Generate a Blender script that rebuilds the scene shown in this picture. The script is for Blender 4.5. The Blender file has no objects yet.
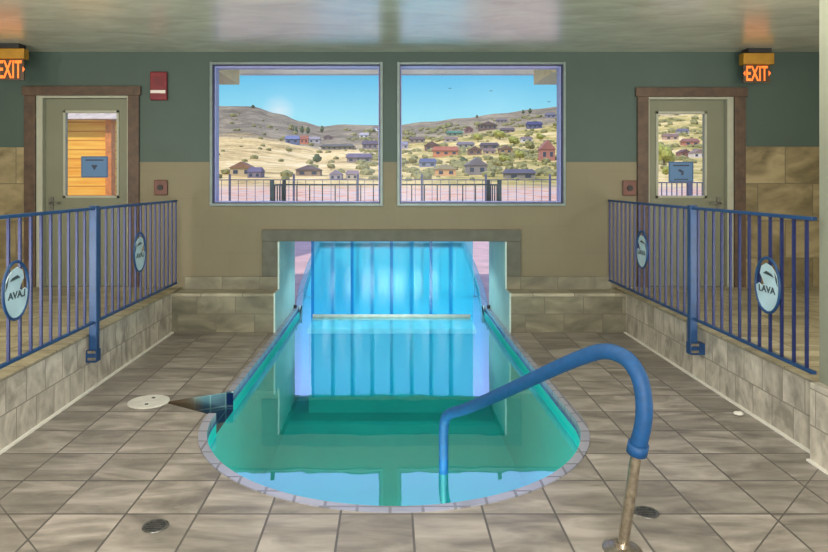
import bpy, bmesh, math, random
from mathutils import Vector, noise
from mathutils.geometry import tessellate_polygon
random.seed(7)
scn = bpy.context.scene
COL = scn.collection
PI = math.pi

# ------------------------------------------------------------------ helpers
def lin(r, g, b, a=1.0):
    f = lambda c: ((c/255)/12.92 if c/255 <= .04045 else (((c/255)+.055)/1.055)**2.4)
    return (f(r), f(g), f(b), a)

def wloc(o):
    v = Vector((0, 0, 0))
    while o is not None:
        v += Vector(o.location); o = o.parent
    return v

def tag(o, label=None, cat=None, group=None, kind=None):
    if label: o['label'] = label
    if cat: o['category'] = cat
    if group: o['group'] = group
    if kind: o['kind'] = kind
    return o

def empty(name, loc, label=None, cat=None, group=None, kind=None):
    o = bpy.data.objects.new(name, None); COL.objects.link(o)
    o.location = loc; o.empty_display_size = .1
    return tag(o, label, cat, group, kind)

class MB:
    def __init__(s): s.bm = bmesh.new()
    def box(s, x0, x1, y0, y1, z0, z1, mi=0):
        v = [s.bm.verts.new(p) for p in ((x0,y0,z0),(x1,y0,z0),(x1,y1,z0),(x0,y1,z0),(x0,y0,z1),(x1,y0,z1),(x1,y1,z1),(x0,y1,z1))]
        for f in ((0,3,2,1),(4,5,6,7),(0,1,5,4),(1,2,6,5),(2,3,7,6),(3,0,4,7)):
            fc = s.bm.faces.new([v[i] for i in f]); fc.material_index = mi
        return s
    def face(s, pts, mi=0, smooth=False):
        f = s.bm.faces.new([s.bm.verts.new(p) for p in pts]); f.material_index = mi; f.smooth = smooth
        return s
    def poly(s, pts):
        """concave flat polygon"""
        q = []
        for p in pts:
            if not q or (Vector(p)-Vector(q[-1])).length > 1e-4: q.append(Vector(p))
        if (q[0]-q[-1]).length < 1e-4: q.pop()
        v = [s.bm.verts.new(p) for p in q]
        for t in tessellate_polygon([q]):
            a, b, c = (v[i] for i in t)
            if (b.co-a.co).cross(c.co-a.co).z < 0: b, c = c, b
            try: s.bm.faces.new((a, b, c))
            except ValueError: pass
        return s
    def prism(s, pts, d):
        """closed polygon pts (3D list) extruded by vector d"""
        a = [s.bm.verts.new(p) for p in pts]; d = Vector(d)
        b = [s.bm.verts.new(Vector(p)+d) for p in pts]
        n = len(pts)
        s.bm.faces.new(a[::-1]); s.bm.faces.new(b)
        for i in range(n): s.bm.faces.new((a[i], a[(i+1)%n], b[(i+1)%n], b[i]))
        return s
    def tube(s, pts, r, seg=16, cap=True, closed=False):
        pts = [Vector(p) for p in pts]; n = len(pts); rings = []
        rr = r if isinstance(r, (list, tuple)) else [r]*n
        up = Vector((0, 0, 1)); prev = None
        for i, p in enumerate(pts):
            if closed: t = (pts[(i+1)%n]-pts[i-1]).normalized()
            else: t = (pts[min(i+1, n-1)]-pts[max(i-1, 0)]).normalized()
            if prev is None:
                a = t.cross(up)
                if a.length < .05: a = t.cross(Vector((1, 0, 0)))
                a.normalize()
            else:
                a = (prev - t*prev.dot(t)).normalized()
            prev = a; b = t.cross(a)
            rings.append([s.bm.verts.new(p+(a*math.cos(2*PI*k/seg)+b*math.sin(2*PI*k/seg))*rr[i]) for k in range(seg)])
        m = n if closed else n-1
        for i in range(m):
            A, B = rings[i], rings[(i+1)%n]
            for k in range(seg):
                f = s.bm.faces.new((A[k], A[(k+1)%seg], B[(k+1)%seg], B[k])); f.smooth = True
        if cap and not closed:
            s.bm.faces.new(rings[0][::-1]); s.bm.faces.new(rings[-1])
        return s
    def lathe(s, c, prof, seg=32):
        """prof: (r,z) list around vertical axis at c"""
        rings = []
        for r, z in prof:
            rings.append([s.bm.verts.new((c[0]+r*math.cos(2*PI*k/seg), c[1]+r*math.sin(2*PI*k/seg), c[2]+z)) for k in range(seg)])
        for A, B in zip(rings, rings[1:]):
            for k in range(seg):
                f = s.bm.faces.new((A[k], A[(k+1)%seg], B[(k+1)%seg], B[k])); f.smooth = False
        if prof[0][0] > 1e-4: s.bm.faces.new(rings[0][::-1])
        if prof[-1][0] > 1e-4: s.bm.faces.new(rings[-1])
        return s
    def build(s, name, mat, parent=None, bevel=0, smooth=False):
        bm = s.bm
        bmesh.ops.recalc_face_normals(bm, faces=bm.faces[:])
        if smooth:
            for f in bm.faces: f.smooth = True
        if parent is not None:
            off = wloc(parent); loc = Vector((0, 0, 0))
        else:
            xs = [v.co for v in bm.verts]
            off = Vector(((min(v.x for v in xs)+max(v.x for v in xs))/2, (min(v.y for v in xs)+max(v.y for v in xs))/2, min(v.z for v in xs)))
            loc = off
        for v in bm.verts: v.co -= off
        me = bpy.data.meshes.new(name); bm.to_mesh(me); bm.free()
        for m in (mat if isinstance(mat, (list, tuple)) else [mat]): me.materials.append(m)
        o = bpy.data.objects.new(name, me); COL.objects.link(o); o.parent = parent; o.location = loc
        if bevel:
            b = o.modifiers.new('bevel', 'BEVEL'); b.width = bevel; b.segments = 2; b.limit_method = 'ANGLE'
        return o

def text_obj(name, s, mat, parent, center, size, width=None, mirror=False, depth=.003, yscale=1, axis='Y', sgn=1):
    """lettering standing in the XZ plane (axis Y) or the YZ plane (axis X)"""
    cu = bpy.data.curves.new('t', 'FONT'); cu.body = s; cu.size = size; cu.extrude = depth/2; cu.offset = size*.012
    cu.align_x = 'CENTER'; cu.align_y = 'CENTER'
    t = bpy.data.objects.new('t', cu); COL.objects.link(t)
    dg = bpy.context.evaluated_depsgraph_get(); dg.update()
    me = bpy.data.meshes.new_from_object(t.evaluated_get(dg))
    bpy.data.objects.remove(t)
    xs = [v.co.x for v in me.vertices]; ys = [v.co.y for v in me.vertices]
    cx, cy = (min(xs)+max(xs))/2, (min(ys)+max(ys))/2
    k = (width/(max(xs)-min(xs))) if width else 1
    off = wloc(parent)
    for v in me.vertices:
        x = (v.co.x-cx)*k*(-1 if mirror else 1); y = (v.co.y-cy)*yscale; z = v.co.z
        w = Vector((x, -z, y)) if axis == 'Y' else Vector((z*sgn, x, y))
        v.co = Vector(center)+w-off
    me.materials.clear(); me.materials.append(mat)
    o = bpy.data.objects.new(name, me); COL.objects.link(o); o.parent = parent
    return o

def copy_tree(o, parent=None):
    c = o.copy(); COL.objects.link(c); c.parent = parent
    for ch in list(o.children): copy_tree(ch, c)
    return c

# ------------------------------------------------------------------ materials
def new_mat(name):
    m = bpy.data.materials.new(name); m.use_nodes = True
    nt = m.node_tree
    return m, nt, nt.nodes['Principled BSDF'], nt.nodes['Material Output']
def N(nt, t, **k):
    n = nt.nodes.new(t)
    for a, b in k.items(): setattr(n, a, b)
    return n
def L(nt, a, b): nt.links.new(a, b)
def math_(nt, op, a, b=None, c=None):
    n = N(nt, 'ShaderNodeMath', operation=op)
    for i, v in enumerate((a, b, c)):
        if v is None: continue
        if isinstance(v, (int, float)): n.inputs[i].default_value = v
        else: L(nt, v, n.inputs[i])
    return n.outputs[0]
def mix(nt, f, a, b, mode='MIX'):
    n = N(nt, 'ShaderNodeMix', data_type='RGBA', blend_type=mode)
    for i, v in ((0, f), (6, a), (7, b)):
        if isinstance(v, (int, float)): n.inputs[i].default_value = v
        elif isinstance(v, tuple): n.inputs[i].default_value = v
        else: L(nt, v, n.inputs[i])
    return n.outputs[2]
def noise_(nt, vec, scale, detail=4, rough=.5, dist=0):
    n = N(nt, 'ShaderNodeTexNoise'); n.inputs['Scale'].default_value = scale
    n.inputs['Detail'].default_value = detail; n.inputs['Roughness'].default_value = rough; n.inputs['Distortion'].default_value = dist
    if vec is not None: L(nt, vec, n.inputs['Vector'])
    return n.outputs['Fac']
def ramp(nt, f, stops):
    n = N(nt, 'ShaderNodeValToRGB'); cr = n.color_ramp
    while len(cr.elements) < len(stops): cr.elements.new(.5)
    for e, (p, c) in zip(cr.elements, stops): e.position = p; e.color = c
    L(nt, f, n.inputs[0]); return n.outputs[0]
def pos(nt):
    g = N(nt, 'ShaderNodeNewGeometry'); s = N(nt, 'ShaderNodeSeparateXYZ'); L(nt, g.outputs['Position'], s.inputs[0])
    return g.outputs['Position'], s.outputs[0], s.outputs[1], s.outputs[2]
def comb(nt, x, y, z=0.0):
    c = N(nt, 'ShaderNodeCombineXYZ')
    for i, v in enumerate((x, y, z)):
        if isinstance(v, (int, float)): c.inputs[i].default_value = v
        else: L(nt, v, c.inputs[i])
    return c.outputs[0]
def bump(nt, bsdf, h, strength=.2, dist=.01):
    b = N(nt, 'ShaderNodeBump'); b.inputs['Strength'].default_value = strength; b.inputs['Distance'].default_value = dist
    L(nt, h, b.inputs['Height']); L(nt, b.outputs[0], bsdf.inputs['Normal'])

def plain(name, col, rough=.5, metal=0, var=.12, scale=12, emit=0, spec=.5):
    m, nt, b, o = new_mat(name)
    tc = N(nt, 'ShaderNodeTexCoord')
    f = noise_(nt, tc.outputs['Object'], scale, 3)
    dk = tuple(c*(1-var*2) for c in col[:3])+(1,); lt = tuple(min(1, c*(1+var)) for c in col[:3])+(1,)
    c = ramp(nt, f, [(.3, dk), (.7, lt)])
    L(nt, c, b.inputs['Base Color']); b.inputs['Roughness'].default_value = rough; b.inputs['Metallic'].default_value = metal
    b.inputs['Specular IOR Level'].default_value = spec
    if emit:
        L(nt, c, b.inputs['Emission Color']); b.inputs['Emission Strength'].default_value = emit
    return m

def stone(name, axes, w, h, phase=(0, 0), offset=.0, cols=None, grout=(90, 88, 80), mortar=.006, rough=.4, vein=1.0, creases=False, smooth=.0):
    """stone tile; axes e.g. 'xy','yz','xz' in world metres"""
    m, nt, b, o = new_mat(name)
    P, X, Y, Z = pos(nt)
    d = {'x': X, 'y': Y, 'z': Z}
    u = math_(nt, 'ADD', d[axes[0]], -phase[0]+50*w); v = math_(nt, 'ADD', d[axes[1]], -phase[1]+50*h)
    bt = N(nt, 'ShaderNodeTexBrick'); bt.offset = offset; bt.squash = 1
    L(nt, comb(nt, u, v), bt.inputs['Vector'])
    bt.inputs['Scale'].default_value = 1; bt.inputs['Brick Width'].default_value = w; bt.inputs['Row Height'].default_value = h
    bt.inputs['Mortar Size'].default_value = mortar; bt.inputs['Mortar Smooth'].default_value = smooth; bt.inputs['Bias'].default_value = 0
    bt.inputs['Color1'].default_value = (0, 0, 0, 1); bt.inputs['Color2'].default_value = (1, 1, 1, 1)
    bt.inputs['Mortar'].default_value = (.5, .5, .5, 1)
    # per tile shift of the veining
    tile = bt.outputs['Color']
    sh = N(nt, 'ShaderNodeVectorMath', operation='SCALE'); L(nt, tile, sh.inputs[0]); sh.inputs['Scale'].default_value = 7
    ad = N(nt, 'ShaderNodeVectorMath', operation='ADD'); L(nt, P, ad.inputs[0]); L(nt, sh.outputs[0], ad.inputs[1])
    mp = N(nt, 'ShaderNodeMapping'); mp.inputs['Rotation'].default_value = (0, .5, .75); mp.inputs['Scale'].default_value = (.9, 3.0, 2.0)
    L(nt, ad.outputs[0], mp.inputs[0])
    n1 = noise_(nt, mp.outputs[0], 1.5, 4, .55, 1.3)
    n2 = noise_(nt, mp.outputs[0], 7, 3, .5, 0)
    f = math_(nt, 'ADD', math_(nt, 'MULTIPLY', n1, .78), math_(nt, 'MULTIPLY', n2, .22))
    c = ramp(nt, f, [(.36, cols[0]), (.5, cols[1]), (.64, cols[2])])
    c = mix(nt, .09, c, tile, 'OVERLAY')
    fac = bt.outputs['Fac']
    if creases:
        for a_, b_, k in ((1, 1, 1.324), (1, -1, -1.27)):
            e = math_(nt, 'ADD', math_(nt, 'MULTIPLY', X, a_), math_(nt, 'MULTIPLY', Y, b_))
            dd = math_(nt, 'ABSOLUTE', math_(nt, 'SUBTRACT', e, k))
            on = math_(nt, 'MULTIPLY', math_(nt, 'LESS_THAN', dd, .005), math_(nt, 'LESS_THAN', Y, 3.75))
            side = math_(nt, 'GREATER_THAN', math_(nt, 'ABSOLUTE', X), 1.2)
            fac = math_(nt, 'MAXIMUM', fac, math_(nt, 'MULTIPLY', on, side))
    c = mix(nt, fac, c, lin(*grout))
    L(nt, c, b.inputs['Base Color'])
    L(nt, math_(nt, 'ADD', math_(nt, 'MULTIPLY', n2, .3), rough-.12), b.inputs['Roughness'])
    hgt = math_(nt, 'SUBTRACT', math_(nt, 'MULTIPLY', n1, .35), fac)
    bump(nt, b, hgt, .12, .003)
    return m

FC = (lin(106, 101, 94), lin(134, 128, 119), lin(162, 155, 147))
WC = (lin(118, 110, 88), lin(150, 141, 115), lin(172, 164, 138))
GC = (lin(90, 88, 73), lin(110, 107, 89), lin(132, 128, 108))
M = {}
M['floor'] = stone('floor stone tile', 'xy', .355, .357, (.11, 3.221), 0, FC, (84, 80, 76), .0055, .36, creases=True)
M['platform'] = stone('platform stone tile', 'xy', .40, .40, (.1, .2), .5, WC, (104, 98, 80), .006, .45)
M['curb'] = stone('curb stone tile', 'yz', .23, .215, (.1, 0), .5, (lin(138, 133, 122), lin(172, 166, 153), lin(196, 190, 176)), (130, 125, 114), .004, .5)
M['bench'] = stone('bench stone tile', 'xz', .42, .2, (.0, .005), .5, GC, (92, 89, 74), .004, .5)
M['cap'] = stone('cap stone tile', 'xy', .45, .45, (.2, .1), 0, (lin(118, 114, 96), lin(140, 135, 116), lin(160, 154, 134)), (96, 92, 78), .004, .45)
M['panel'] = stone('wall stone panel', 'xz', .62, .42, (-.5, .36), .5, (lin(88, 78, 52), lin(118, 106, 76), lin(142, 130, 98)), (88, 80, 60), .005, .5)
M['column'] = plain('column paint', lin(128, 132, 116), .7, var=.04, scale=4)
M['jamb'] = plain('white cladding', lin(176, 196, 190), .45, var=.05, scale=6)
M['concrete'] = plain('concrete trim', lin(86, 86, 76), .7, var=.1, scale=9)
M['caulk'] = plain('white caulk', lin(220, 218, 208), .6, var=.03)
M['blue'] = plain('blue powder coat', lin(20, 62, 108), .42, .05, var=.1, scale=20)
M['bluebar'] = plain('blue picket paint', lin(34, 44, 92), .45, .1, var=.1, scale=20)
M['sleeve'] = plain('blue rubber sleeve', lin(4, 70, 122), .6, 0, var=.08, scale=30)
M['steel'] = plain('brushed steel', lin(165, 155, 138), .28, .85, var=.15, scale=40)
M['drainmetal'] = plain('drain metal', lin(120, 120, 115), .35, .8, var=.2, scale=60)
M['dark'] = plain('dark gap', lin(26, 28, 30), .6, var=.2)
M['wood'] = plain('brown door trim', lin(74, 56, 42), .55, var=.2, scale=14)
M['door'] = plain('grey green door', lin(104, 107, 88), .5, var=.03, scale=3)
M['doorjamb'] = plain('pale door jamb', lin(150, 152, 136), .5, var=.03)
M['winframe'] = plain('window frame', lin(112, 126, 124), .4, .2, var=.06)
M['winbead'] = plain('window bead', lin(160, 166, 222), .4, 0, var=.04)
M['red'] = plain('red plastic', lin(108, 14, 30), .5, var=.1)
M['palered'] = plain('dull red plastic', lin(100, 64, 56), .6, var=.08)
M['lens'] = plain('clear lens', lin(215, 205, 200), .2, var=.04)
M['gold'] = plain('brass housing', lin(165, 122, 36), .4, .35, var=.08)
M['exit'] = plain('lit orange letters', lin(255, 120, 40), .4, var=.03, emit=.95)
M['exitpanel'] = plain('dark exit panel', lin(64, 44, 26), .3, var=.1, emit=.15)
M['lid'] = plain('white plastic lid', lin(196, 196, 188), .4, var=.05)
M['signblue'] = plain('blue notice', lin(72, 110, 152), .5, var=.04, scale=5)
M['signdark'] = plain('dark notice print', lin(28, 44, 66), .5, var=.05)
M['signmid'] = plain('notice edge', lin(56, 88, 126), .5, var=.05)
M['emblem'] = plain('pale blue emblem plate', lin(172, 196, 204), .3, .1, var=.08, scale=5)
M['emblemdark'] = plain('dark emblem paint', lin(52, 62, 64), .4, var=.1)
M['extfence'] = plain('outdoor fence metal', lin(84, 88, 110), .5, .2, var=.15)
M['guard'] = plain('outdoor guard metal', lin(30, 58, 70), .5, .2, var=.15)
M['eave'] = plain('eave paint', lin(236, 226, 226), .7, var=.03)
M['beam'] = plain('eave beam', lin(244, 222, 176), .7, var=.05)

def wall_mat():
    m, nt, b, o = new_mat('two tone wall')
    P, X, Y, Z = pos(nt)
    top = mix(nt, noise_(nt, P, 1.2, 3), lin(50, 66, 60), lin(63, 82, 75))
    bt = N(nt, 'ShaderNodeTexBrick'); bt.offset = .5
    L(nt, comb(nt, math_(nt, 'ADD', X, 20.1), math_(nt, 'ADD', Z, 10.02)), bt.inputs['Vector'])
    bt.inputs['Scale'].default_value = 1; bt.inputs['Brick Width'].default_value = .62; bt.inputs['Row Height'].default_value = .31
    bt.inputs['Mortar Size'].default_value = .003
    bt.inputs['Color1'].default_value = lin(110, 102, 80); bt.inputs['Color2'].default_value = lin(105, 98, 77); bt.inputs['Mortar'].default_value = lin(98, 91, 70)
    low = mix(nt, noise_(nt, P, 3, 5), bt.outputs['Color'], lin(114, 107, 84))
    s = math_(nt, 'GREATER_THAN', Z, 1.865)
    L(nt, mix(nt, s, low, top), b.inputs['Base Color']); b.inputs['Roughness'].default_value = .6
    bump(nt, b, noise_(nt, P, 60, 3), .1, .002)
    return m
M['wall'] = wall_mat()
M['sidewall'] = plain('plain side wall', lin(120, 122, 104), .7, var=.04, scale=2)

def ceil_mat():
    m, nt, b, o = new_mat('glossy ceiling paint')
    P, X, Y, Z = pos(nt)
    mp = N(nt, 'ShaderNodeMapping'); mp.inputs['Scale'].default_value = (1.0, 2.2, 1); L(nt, P, mp.inputs[0])
    n1 = noise_(nt, mp.outputs[0], 1.6, 6, .6, .8)
    L(nt, ramp(nt, n1, [(.35, lin(184, 182, 166)), (.6, lin(208, 204, 186)), (.75, lin(222, 216, 196))]), b.inputs['Base Color'])
    b.inputs['Roughness'].default_value = .27; b.inputs['Specular IOR Level'].default_value = .75
    b.inputs['Coat Weight'].default_value = .8; b.inputs['Coat IOR'].default_value = 1.9; b.inputs['Coat Roughness'].default_value = .22
    bump(nt, b, math_(nt, 'ADD', n1, math_(nt, 'MULTIPLY', noise_(nt, mp.outputs[0], 9, 4), .25)), .35, .02)
    return m
M['ceiling'] = ceil_mat()

def mosaic(name, c1, c2, grout, size, axes='yz', vary=None):
    m, nt, b, o = new_mat(name)
    P, X, Y, Z = pos(nt); d = {'x': X, 'y': Y, 'z': Z}
    bt = N(nt, 'ShaderNodeTexBrick'); bt.offset = 0
    s = math_(nt, 'ADD', d[axes[0]], X if 'x' not in axes else 0.0)
    L(nt, comb(nt, math_(nt, 'ADD', s, 40*size+.02), math_(nt, 'ADD', d[axes[1]], 40*size)), bt.inputs['Vector'])
    bt.inputs['Scale'].default_value = 1; bt.inputs['Brick Width'].default_value = size; bt.inputs['Row Height'].default_value = size
    bt.inputs['Mortar Size'].default_value = size*.05
    bt.inputs['Color1'].default_value = c1; bt.inputs['Color2'].default_value = c2; bt.inputs['Mortar'].default_value = grout
    L(nt, mix(nt, math_(nt, 'MULTIPLY', noise_(nt, P, 8, 3), .3), bt.outputs['Color'], c2), b.inputs['Base Color'])
    b.inputs['Roughness'].default_value = .2
    return m
M['coping'] = mosaic('coping tile', lin(150, 152, 166), lin(140, 144, 160), lin(112, 112, 120), .165, 'yx')
M['band'] = mosaic('waterline tile', lin(104, 116, 158), lin(70, 88, 144), lin(110, 118, 150), .075)
M['notchtile'] = mosaic('dark blue tile', lin(8, 22, 64), lin(10, 40, 66), lin(70, 92, 100), .105, 'xz')

def basin_mat():
    m, nt, b, o = new_mat('teal plaster')
    P, X, Y, Z = pos(nt)
    n = noise_(nt, P, 1.3, 4)
    ci = mix(nt, n, lin(6, 168, 166), lin(20, 196, 188))
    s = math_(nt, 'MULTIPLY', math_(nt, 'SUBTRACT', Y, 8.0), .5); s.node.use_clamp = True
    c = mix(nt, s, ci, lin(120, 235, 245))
    L(nt, c, b.inputs['Base Color']); b.inputs['Roughness'].default_value = .8
    return m
M['basin'] = basin_mat()

def water_mat():
    m, nt, b, o = new_mat('pool water')
    nt.nodes.remove(b)
    P, X, Y, Z = pos(nt)
    tr = N(nt, 'ShaderNodeBsdfTransparent'); tr.inputs[0].default_value = (.62, .99, .96, 1)
    gl = N(nt, 'ShaderNodeBsdfGlossy'); gl.inputs['Roughness'].default_value = .02; gl.inputs['Color'].default_value = (.74, .9, 1, 1)
    lw = N(nt, 'ShaderNodeLayerWeight'); lw.inputs['Blend'].default_value = .5
    f = math_(nt, 'POWER', lw.outputs['Facing'], 1.8)
    f = math_(nt, 'ADD', math_(nt, 'MULTIPLY', f, .78), .04)
    mx = N(nt, 'ShaderNodeMixShader'); L(nt, f, mx.inputs[0]); L(nt, tr.outputs[0], mx.inputs[1]); L(nt, gl.outputs[0], mx.inputs[2])
    bp = N(nt, 'ShaderNodeBump'); bp.inputs['Strength'].default_value = .06; bp.inputs['Distance'].default_value = .02
    L(nt, noise_(nt, P, 2.5, 2), bp.inputs['Height']); L(nt, bp.outputs[0], gl.inputs['Normal'])
    L(nt, mx.outputs[0], o.inputs[0]); return m
M['water'] = water_mat()

def glass_mat(name, tint=(.96, .98, 1, 1), refl=.012):
    m, nt, b, o = new_mat(name); nt.nodes.remove(b)
    P, X, Y, Z = pos(nt)
    tr = N(nt, 'ShaderNodeBsdfTransparent')
    L(nt, mix(nt, noise_(nt, P, 3, 2), tint, (min(1, tint[0]*1.03), min(1, tint[1]*1.02), 1, 1)), tr.inputs[0])
    gl = N(nt, 'ShaderNodeBsdfGlossy'); gl.inputs['Roughness'].default_value = .3
    mx = N(nt, 'ShaderNodeMixShader'); mx.inputs[0].default_value = refl
    L(nt, tr.outputs[0], mx.inputs[1]); L(nt, gl.outputs[0], mx.inputs[2]); L(nt, mx.outputs[0], o.inputs[0]); return m
M['glass'] = glass_mat('window glass')

def strip_mat(name='clear blue vinyl', t0=(.34, .86, .96, 1), t1=(.44, .94, 1, 1), tc_=(.12, .9, .9, 1)):
    m, nt, b, o = new_mat(name); nt.nodes.remove(b)
    P, X, Y, Z = pos(nt)
    tr = N(nt, 'ShaderNodeBsdfTransparent')
    L(nt, mix(nt, noise_(nt, P, 2.5, 2), t0, t1), tr.inputs[0])
    tl = N(nt, 'ShaderNodeBsdfTranslucent'); tl.inputs[0].default_value = tc_
    gl = N(nt, 'ShaderNodeBsdfGlossy'); gl.inputs['Roughness'].default_value = .15
    mx = N(nt, 'ShaderNodeMixShader'); mx.inputs[0].default_value = .4
    L(nt, tr.outputs[0], mx.inputs[1]); L(nt, tl.outputs[0], mx.inputs[2])
    m2 = N(nt, 'ShaderNodeMixShader'); m2.inputs[0].default_value = .04
    L(nt, mx.outputs[0], m2.inputs[1]); L(nt, gl.outputs[0], m2.inputs[2])
    L(nt, m2.outputs[0], o.inputs[0]); return m
M['strip'] = strip_mat()
M['stripedge'] = strip_mat('thick vinyl edge', (.10, .42, .72, 1), (.14, .48, .78, 1), (.05, .4, .62, 1))

# ------------------------------------------------------------------ key dimensions
CZ = 3.11           # ceiling
YW, YO = 7.35, 7.60 # inner and outer face of the far wall
YB = 7.06           # bench front
XL, XR = -2.37, 2.56
PZ = .44            # platform height
CX = .025
WL = -.115          # water level
def hw(y): return 1.275 if y >= YB else 1.275+(1.31-1.275)*(YB-y)/(YB-4.54)
def side(y, s, ins=0): return CX+s*(hw(y)-ins)
def outline(ins, ytop, notch=False):
    pts = [(side(y, 1, ins), y) for y in (ytop, YB, 6.2, 5.4, 4.8)]
    r = 1.31-ins
    for k in range(0, 49):
        a = -PI*k/48
        pts.append((CX+r*math.cos(a), 4.54+r*math.sin(a)))
    if notch: pts += [(side(4.6, -1, ins), 4.60), (-1.66, 4.83), (-1.66, 4.87), (side(5.07, -1, ins), 5.07)]
    pts += [(side(y, -1, ins), y) for y in ((4.8, 5.4, 6.2, YB, ytop) if not notch else (5.4, 6.2, YB, ytop))]
    return pts

# ------------------------------------------------------------------ room shell
fl = MB()
pts = [(XL, 7.06), (XL, -2.5), (XR, -2.5), (XR, 7.06)]
ol = outline(0, YB, True)
ring = []
for x, y in pts+ol:
    if not ring or math.hypot(x-ring[-1][0], y-ring[-1][1]) > 1e-4: ring.append((x, y, 0))
fl.poly(ring)
floor = tag(fl.build('floor', M['floor']), kind='structure')
tag(MB().box(-6, XL, -2.5, YW, 0, PZ).build('platform', [M['curb']]), kind='structure').name = 'platform_left'
tag(MB().box(XR, 6, -2.5, YW, 0, PZ).build('platform_right', M['curb']), kind='structure')
tag(MB().box(-6, XL+.012, -2.5, YW, PZ-.002, PZ+.012).build('trim_1', M['platform'], bevel=.004), kind='structure')
tag(MB().box(XR-.012, 6, -2.5, YW, PZ-.002, PZ+.012).build('trim_2', M['platform'], bevel=.004), kind='structure')
tag(MB().box(XL, XL+.022, -2.5, YB, 0, .012).build('trim_3', M['caulk']), kind='structure')
tag(MB().box(XR-.022, XR, -2.5, YB, 0, .012).build('trim_4', M['caulk']), kind='structure')
tag(MB().box(-6, 6, -2.5, YO+.0, CZ, CZ+.15).build('ceiling', M['ceiling']), kind='structure')
tag(MB().box(-6.15, -6, -2.5, YO, 0, CZ).build('wall_left', M['sidewall']), kind='structure')
tag(MB().box(6, 6.15, -2.5, YO, 0, CZ).build('wall_right', M['sidewall']), kind='structure')
tag(MB().box(-6, 6, -2.65, -2.5, 0, CZ).build('wall_near', M['sidewall']), kind='structure')

OP = {'d1': (-4.00, -2.955, PZ, 2.615), 'd2': (2.915, 3.885, PZ, 2.60), 'w1': (-2.035, -.08, 1.367, 2.995), 'w2': (.08, 1.985, 1.367, 2.995), 't': (-1.25, 1.30, -1.3, .97)}
xs = sorted({-6, 6}|{v for o in OP.values() for v in o[:2]}); zs = sorted({-1.3, 0, CZ}|{v for o in OP.values() for v in o[2:]})
w = MB()
for x0, x1 in zip(xs, xs[1:]):
    for z0, z1 in zip(zs, zs[1:]):
        mx_, mz_ = (x0+x1)/2, (z0+z1)/2
        if mz_ < 0 or any(a < mx_ < b and c < mz_ < d for a, b, c, d in OP.values()): continue
        w.box(x0, x1, YW, YO, z0, z1)
tag(w.build('wall_far', M['wall']), kind='structure')
# stone panels outside the doors
tag(MB().box(-6, -4.115, YW-.015, YW, PZ, 2.03).build('trim_5', M['panel']), kind='structure')
tag(MB().box(3.99, 6, YW-.015, YW, PZ, 2.04).build('trim_6', M['panel']), kind='structure')
# low benches in front of the far wall, each a tiled step with a slab
for i, (a, b) in enumerate(((XL, -1.25), (1.30, XR))):
    tag(MB().box(a, b, YB, YW, 0, .395).build('trim_%d' % (7+i), M['bench']), kind='structure')
    tag(MB().box(a, b, YB-.012, YW, .395, .43).build('trim_%d' % (9+i), M['cap'], bevel=.005), kind='structure')
    x0, x1 = ((-2.32, -1.26), (1.31, 2.5))[i]
    tag(MB().box(x0, x1, YW-.03, YW, .43, .572).build('baseboard_%s' % ('left', 'right')[i], M['bench']), kind='structure')
# concrete surround of the swim-through
tag(MB().box(-1.44, 1.475, YW-.045, YW, .97, 1.10).box(-1.44, -1.26, YW-.04, YW, .572, .97).box(1.31, 1.475, YW-.04, YW, .572, .97).build('trim_11', M['concrete'], bevel=.006), kind='structure')
# white clad tunnel jambs, roof slab
for i, s in enumerate((-1, 1)):
    xi = -1.25 if s < 0 else 1.30
    j = MB()
    a, b = sorted((xi-s*.006, xi+s*.012)); j.box(a, b, YB-.016, YW-.04, -.04, .434)
    a, b = sorted((xi-s*.006, xi+s*.012)); j.box(a, b, YW-.047, YO, -.04, .968)
    a, b = sorted((xi-s*.006, xi+s*.2)); j.box(a, b, YO, 8.5, -.04, .968)
    tag(j.build('jamb_%s' % ('left', 'right')[i], M['jamb']), kind='structure')
tag(MB().box(-1.45, 1.5, YO, 8.66, .97, 1.09).build('tunnel_roof', M['concrete']), kind='structure')

# pillar at the right edge
p = empty('pillar', (2.8, 3.4, 0), kind='structure')
MB().box(2.53, 3.1, 3.05, 3.83, .466, CZ).build('shaft', M['column'], p)
MB().box(2.475, 3.16, 3.0, 3.835, 0, .466).build('tiled_base', M['curb'], p, bevel=.006)
MB().box(2.455, 2.475, 3.0, 3.835, 0, .012).build('caulk_line', M['caulk'], p)

# ------------------------------------------------------------------ pool
pool = empty('swimming_pool', (CX, 5.5, -1.2), 'narrow round-ended indoor pool of teal water running out under the far wall', 'pool')
bs = MB()
inn = outline(.055, 8.6)
OUT = [(CX+1.6, 13), (CX+1.9, 18), (CX-1.9, 18), (CX-1.6, 13)]
loop = inn[::-1]+[(CX+1.19, 8.7), (CX+1.6, 13), (CX+1.95, 18), (CX-1.95, 18), (CX-1.6, 13), (CX-1.19, 8.7)][0:0]
full = inn+[(CX-1.35, 10), (CX-1.6, 13), (CX-1.95, 18), (CX+1.95, 18), (CX+1.6, 13), (CX+1.35, 10)]
n = len(full)
for i in range(n):
    (x0, y0), (x1, y1) = full[i], full[(i+1)%n]
    # leave the skimmer throat open
    if x0 < -1 and x1 < -1 and y0 > 4.5 and y1 < 5.3 and abs(y1-4.8) < .01: pass
    if not (x0 < -1 and x1 < -1 and 4.53 < min(y0, y1) and max(y0, y1) < 5.41):
        bs.face([(x0, y0, -.07), (x1, y1, -.07), (x1, y1, -1.2), (x0, y0, -1.2)])
xl = lambda y: side(y, -1, .055)
bs.face([(xl(4.6), 4.6, -.07), (xl(4.54), 4.54, -.07), (xl(4.54), 4.54, -1.2), (xl(4.6), 4.6, -1.2)])
bs.face([(xl(5.4), 5.4, -.07), (xl(5.07), 5.07, -.07), (xl(5.07), 5.07, -1.2), (xl(5.4), 5.4, -1.2)])
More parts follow.
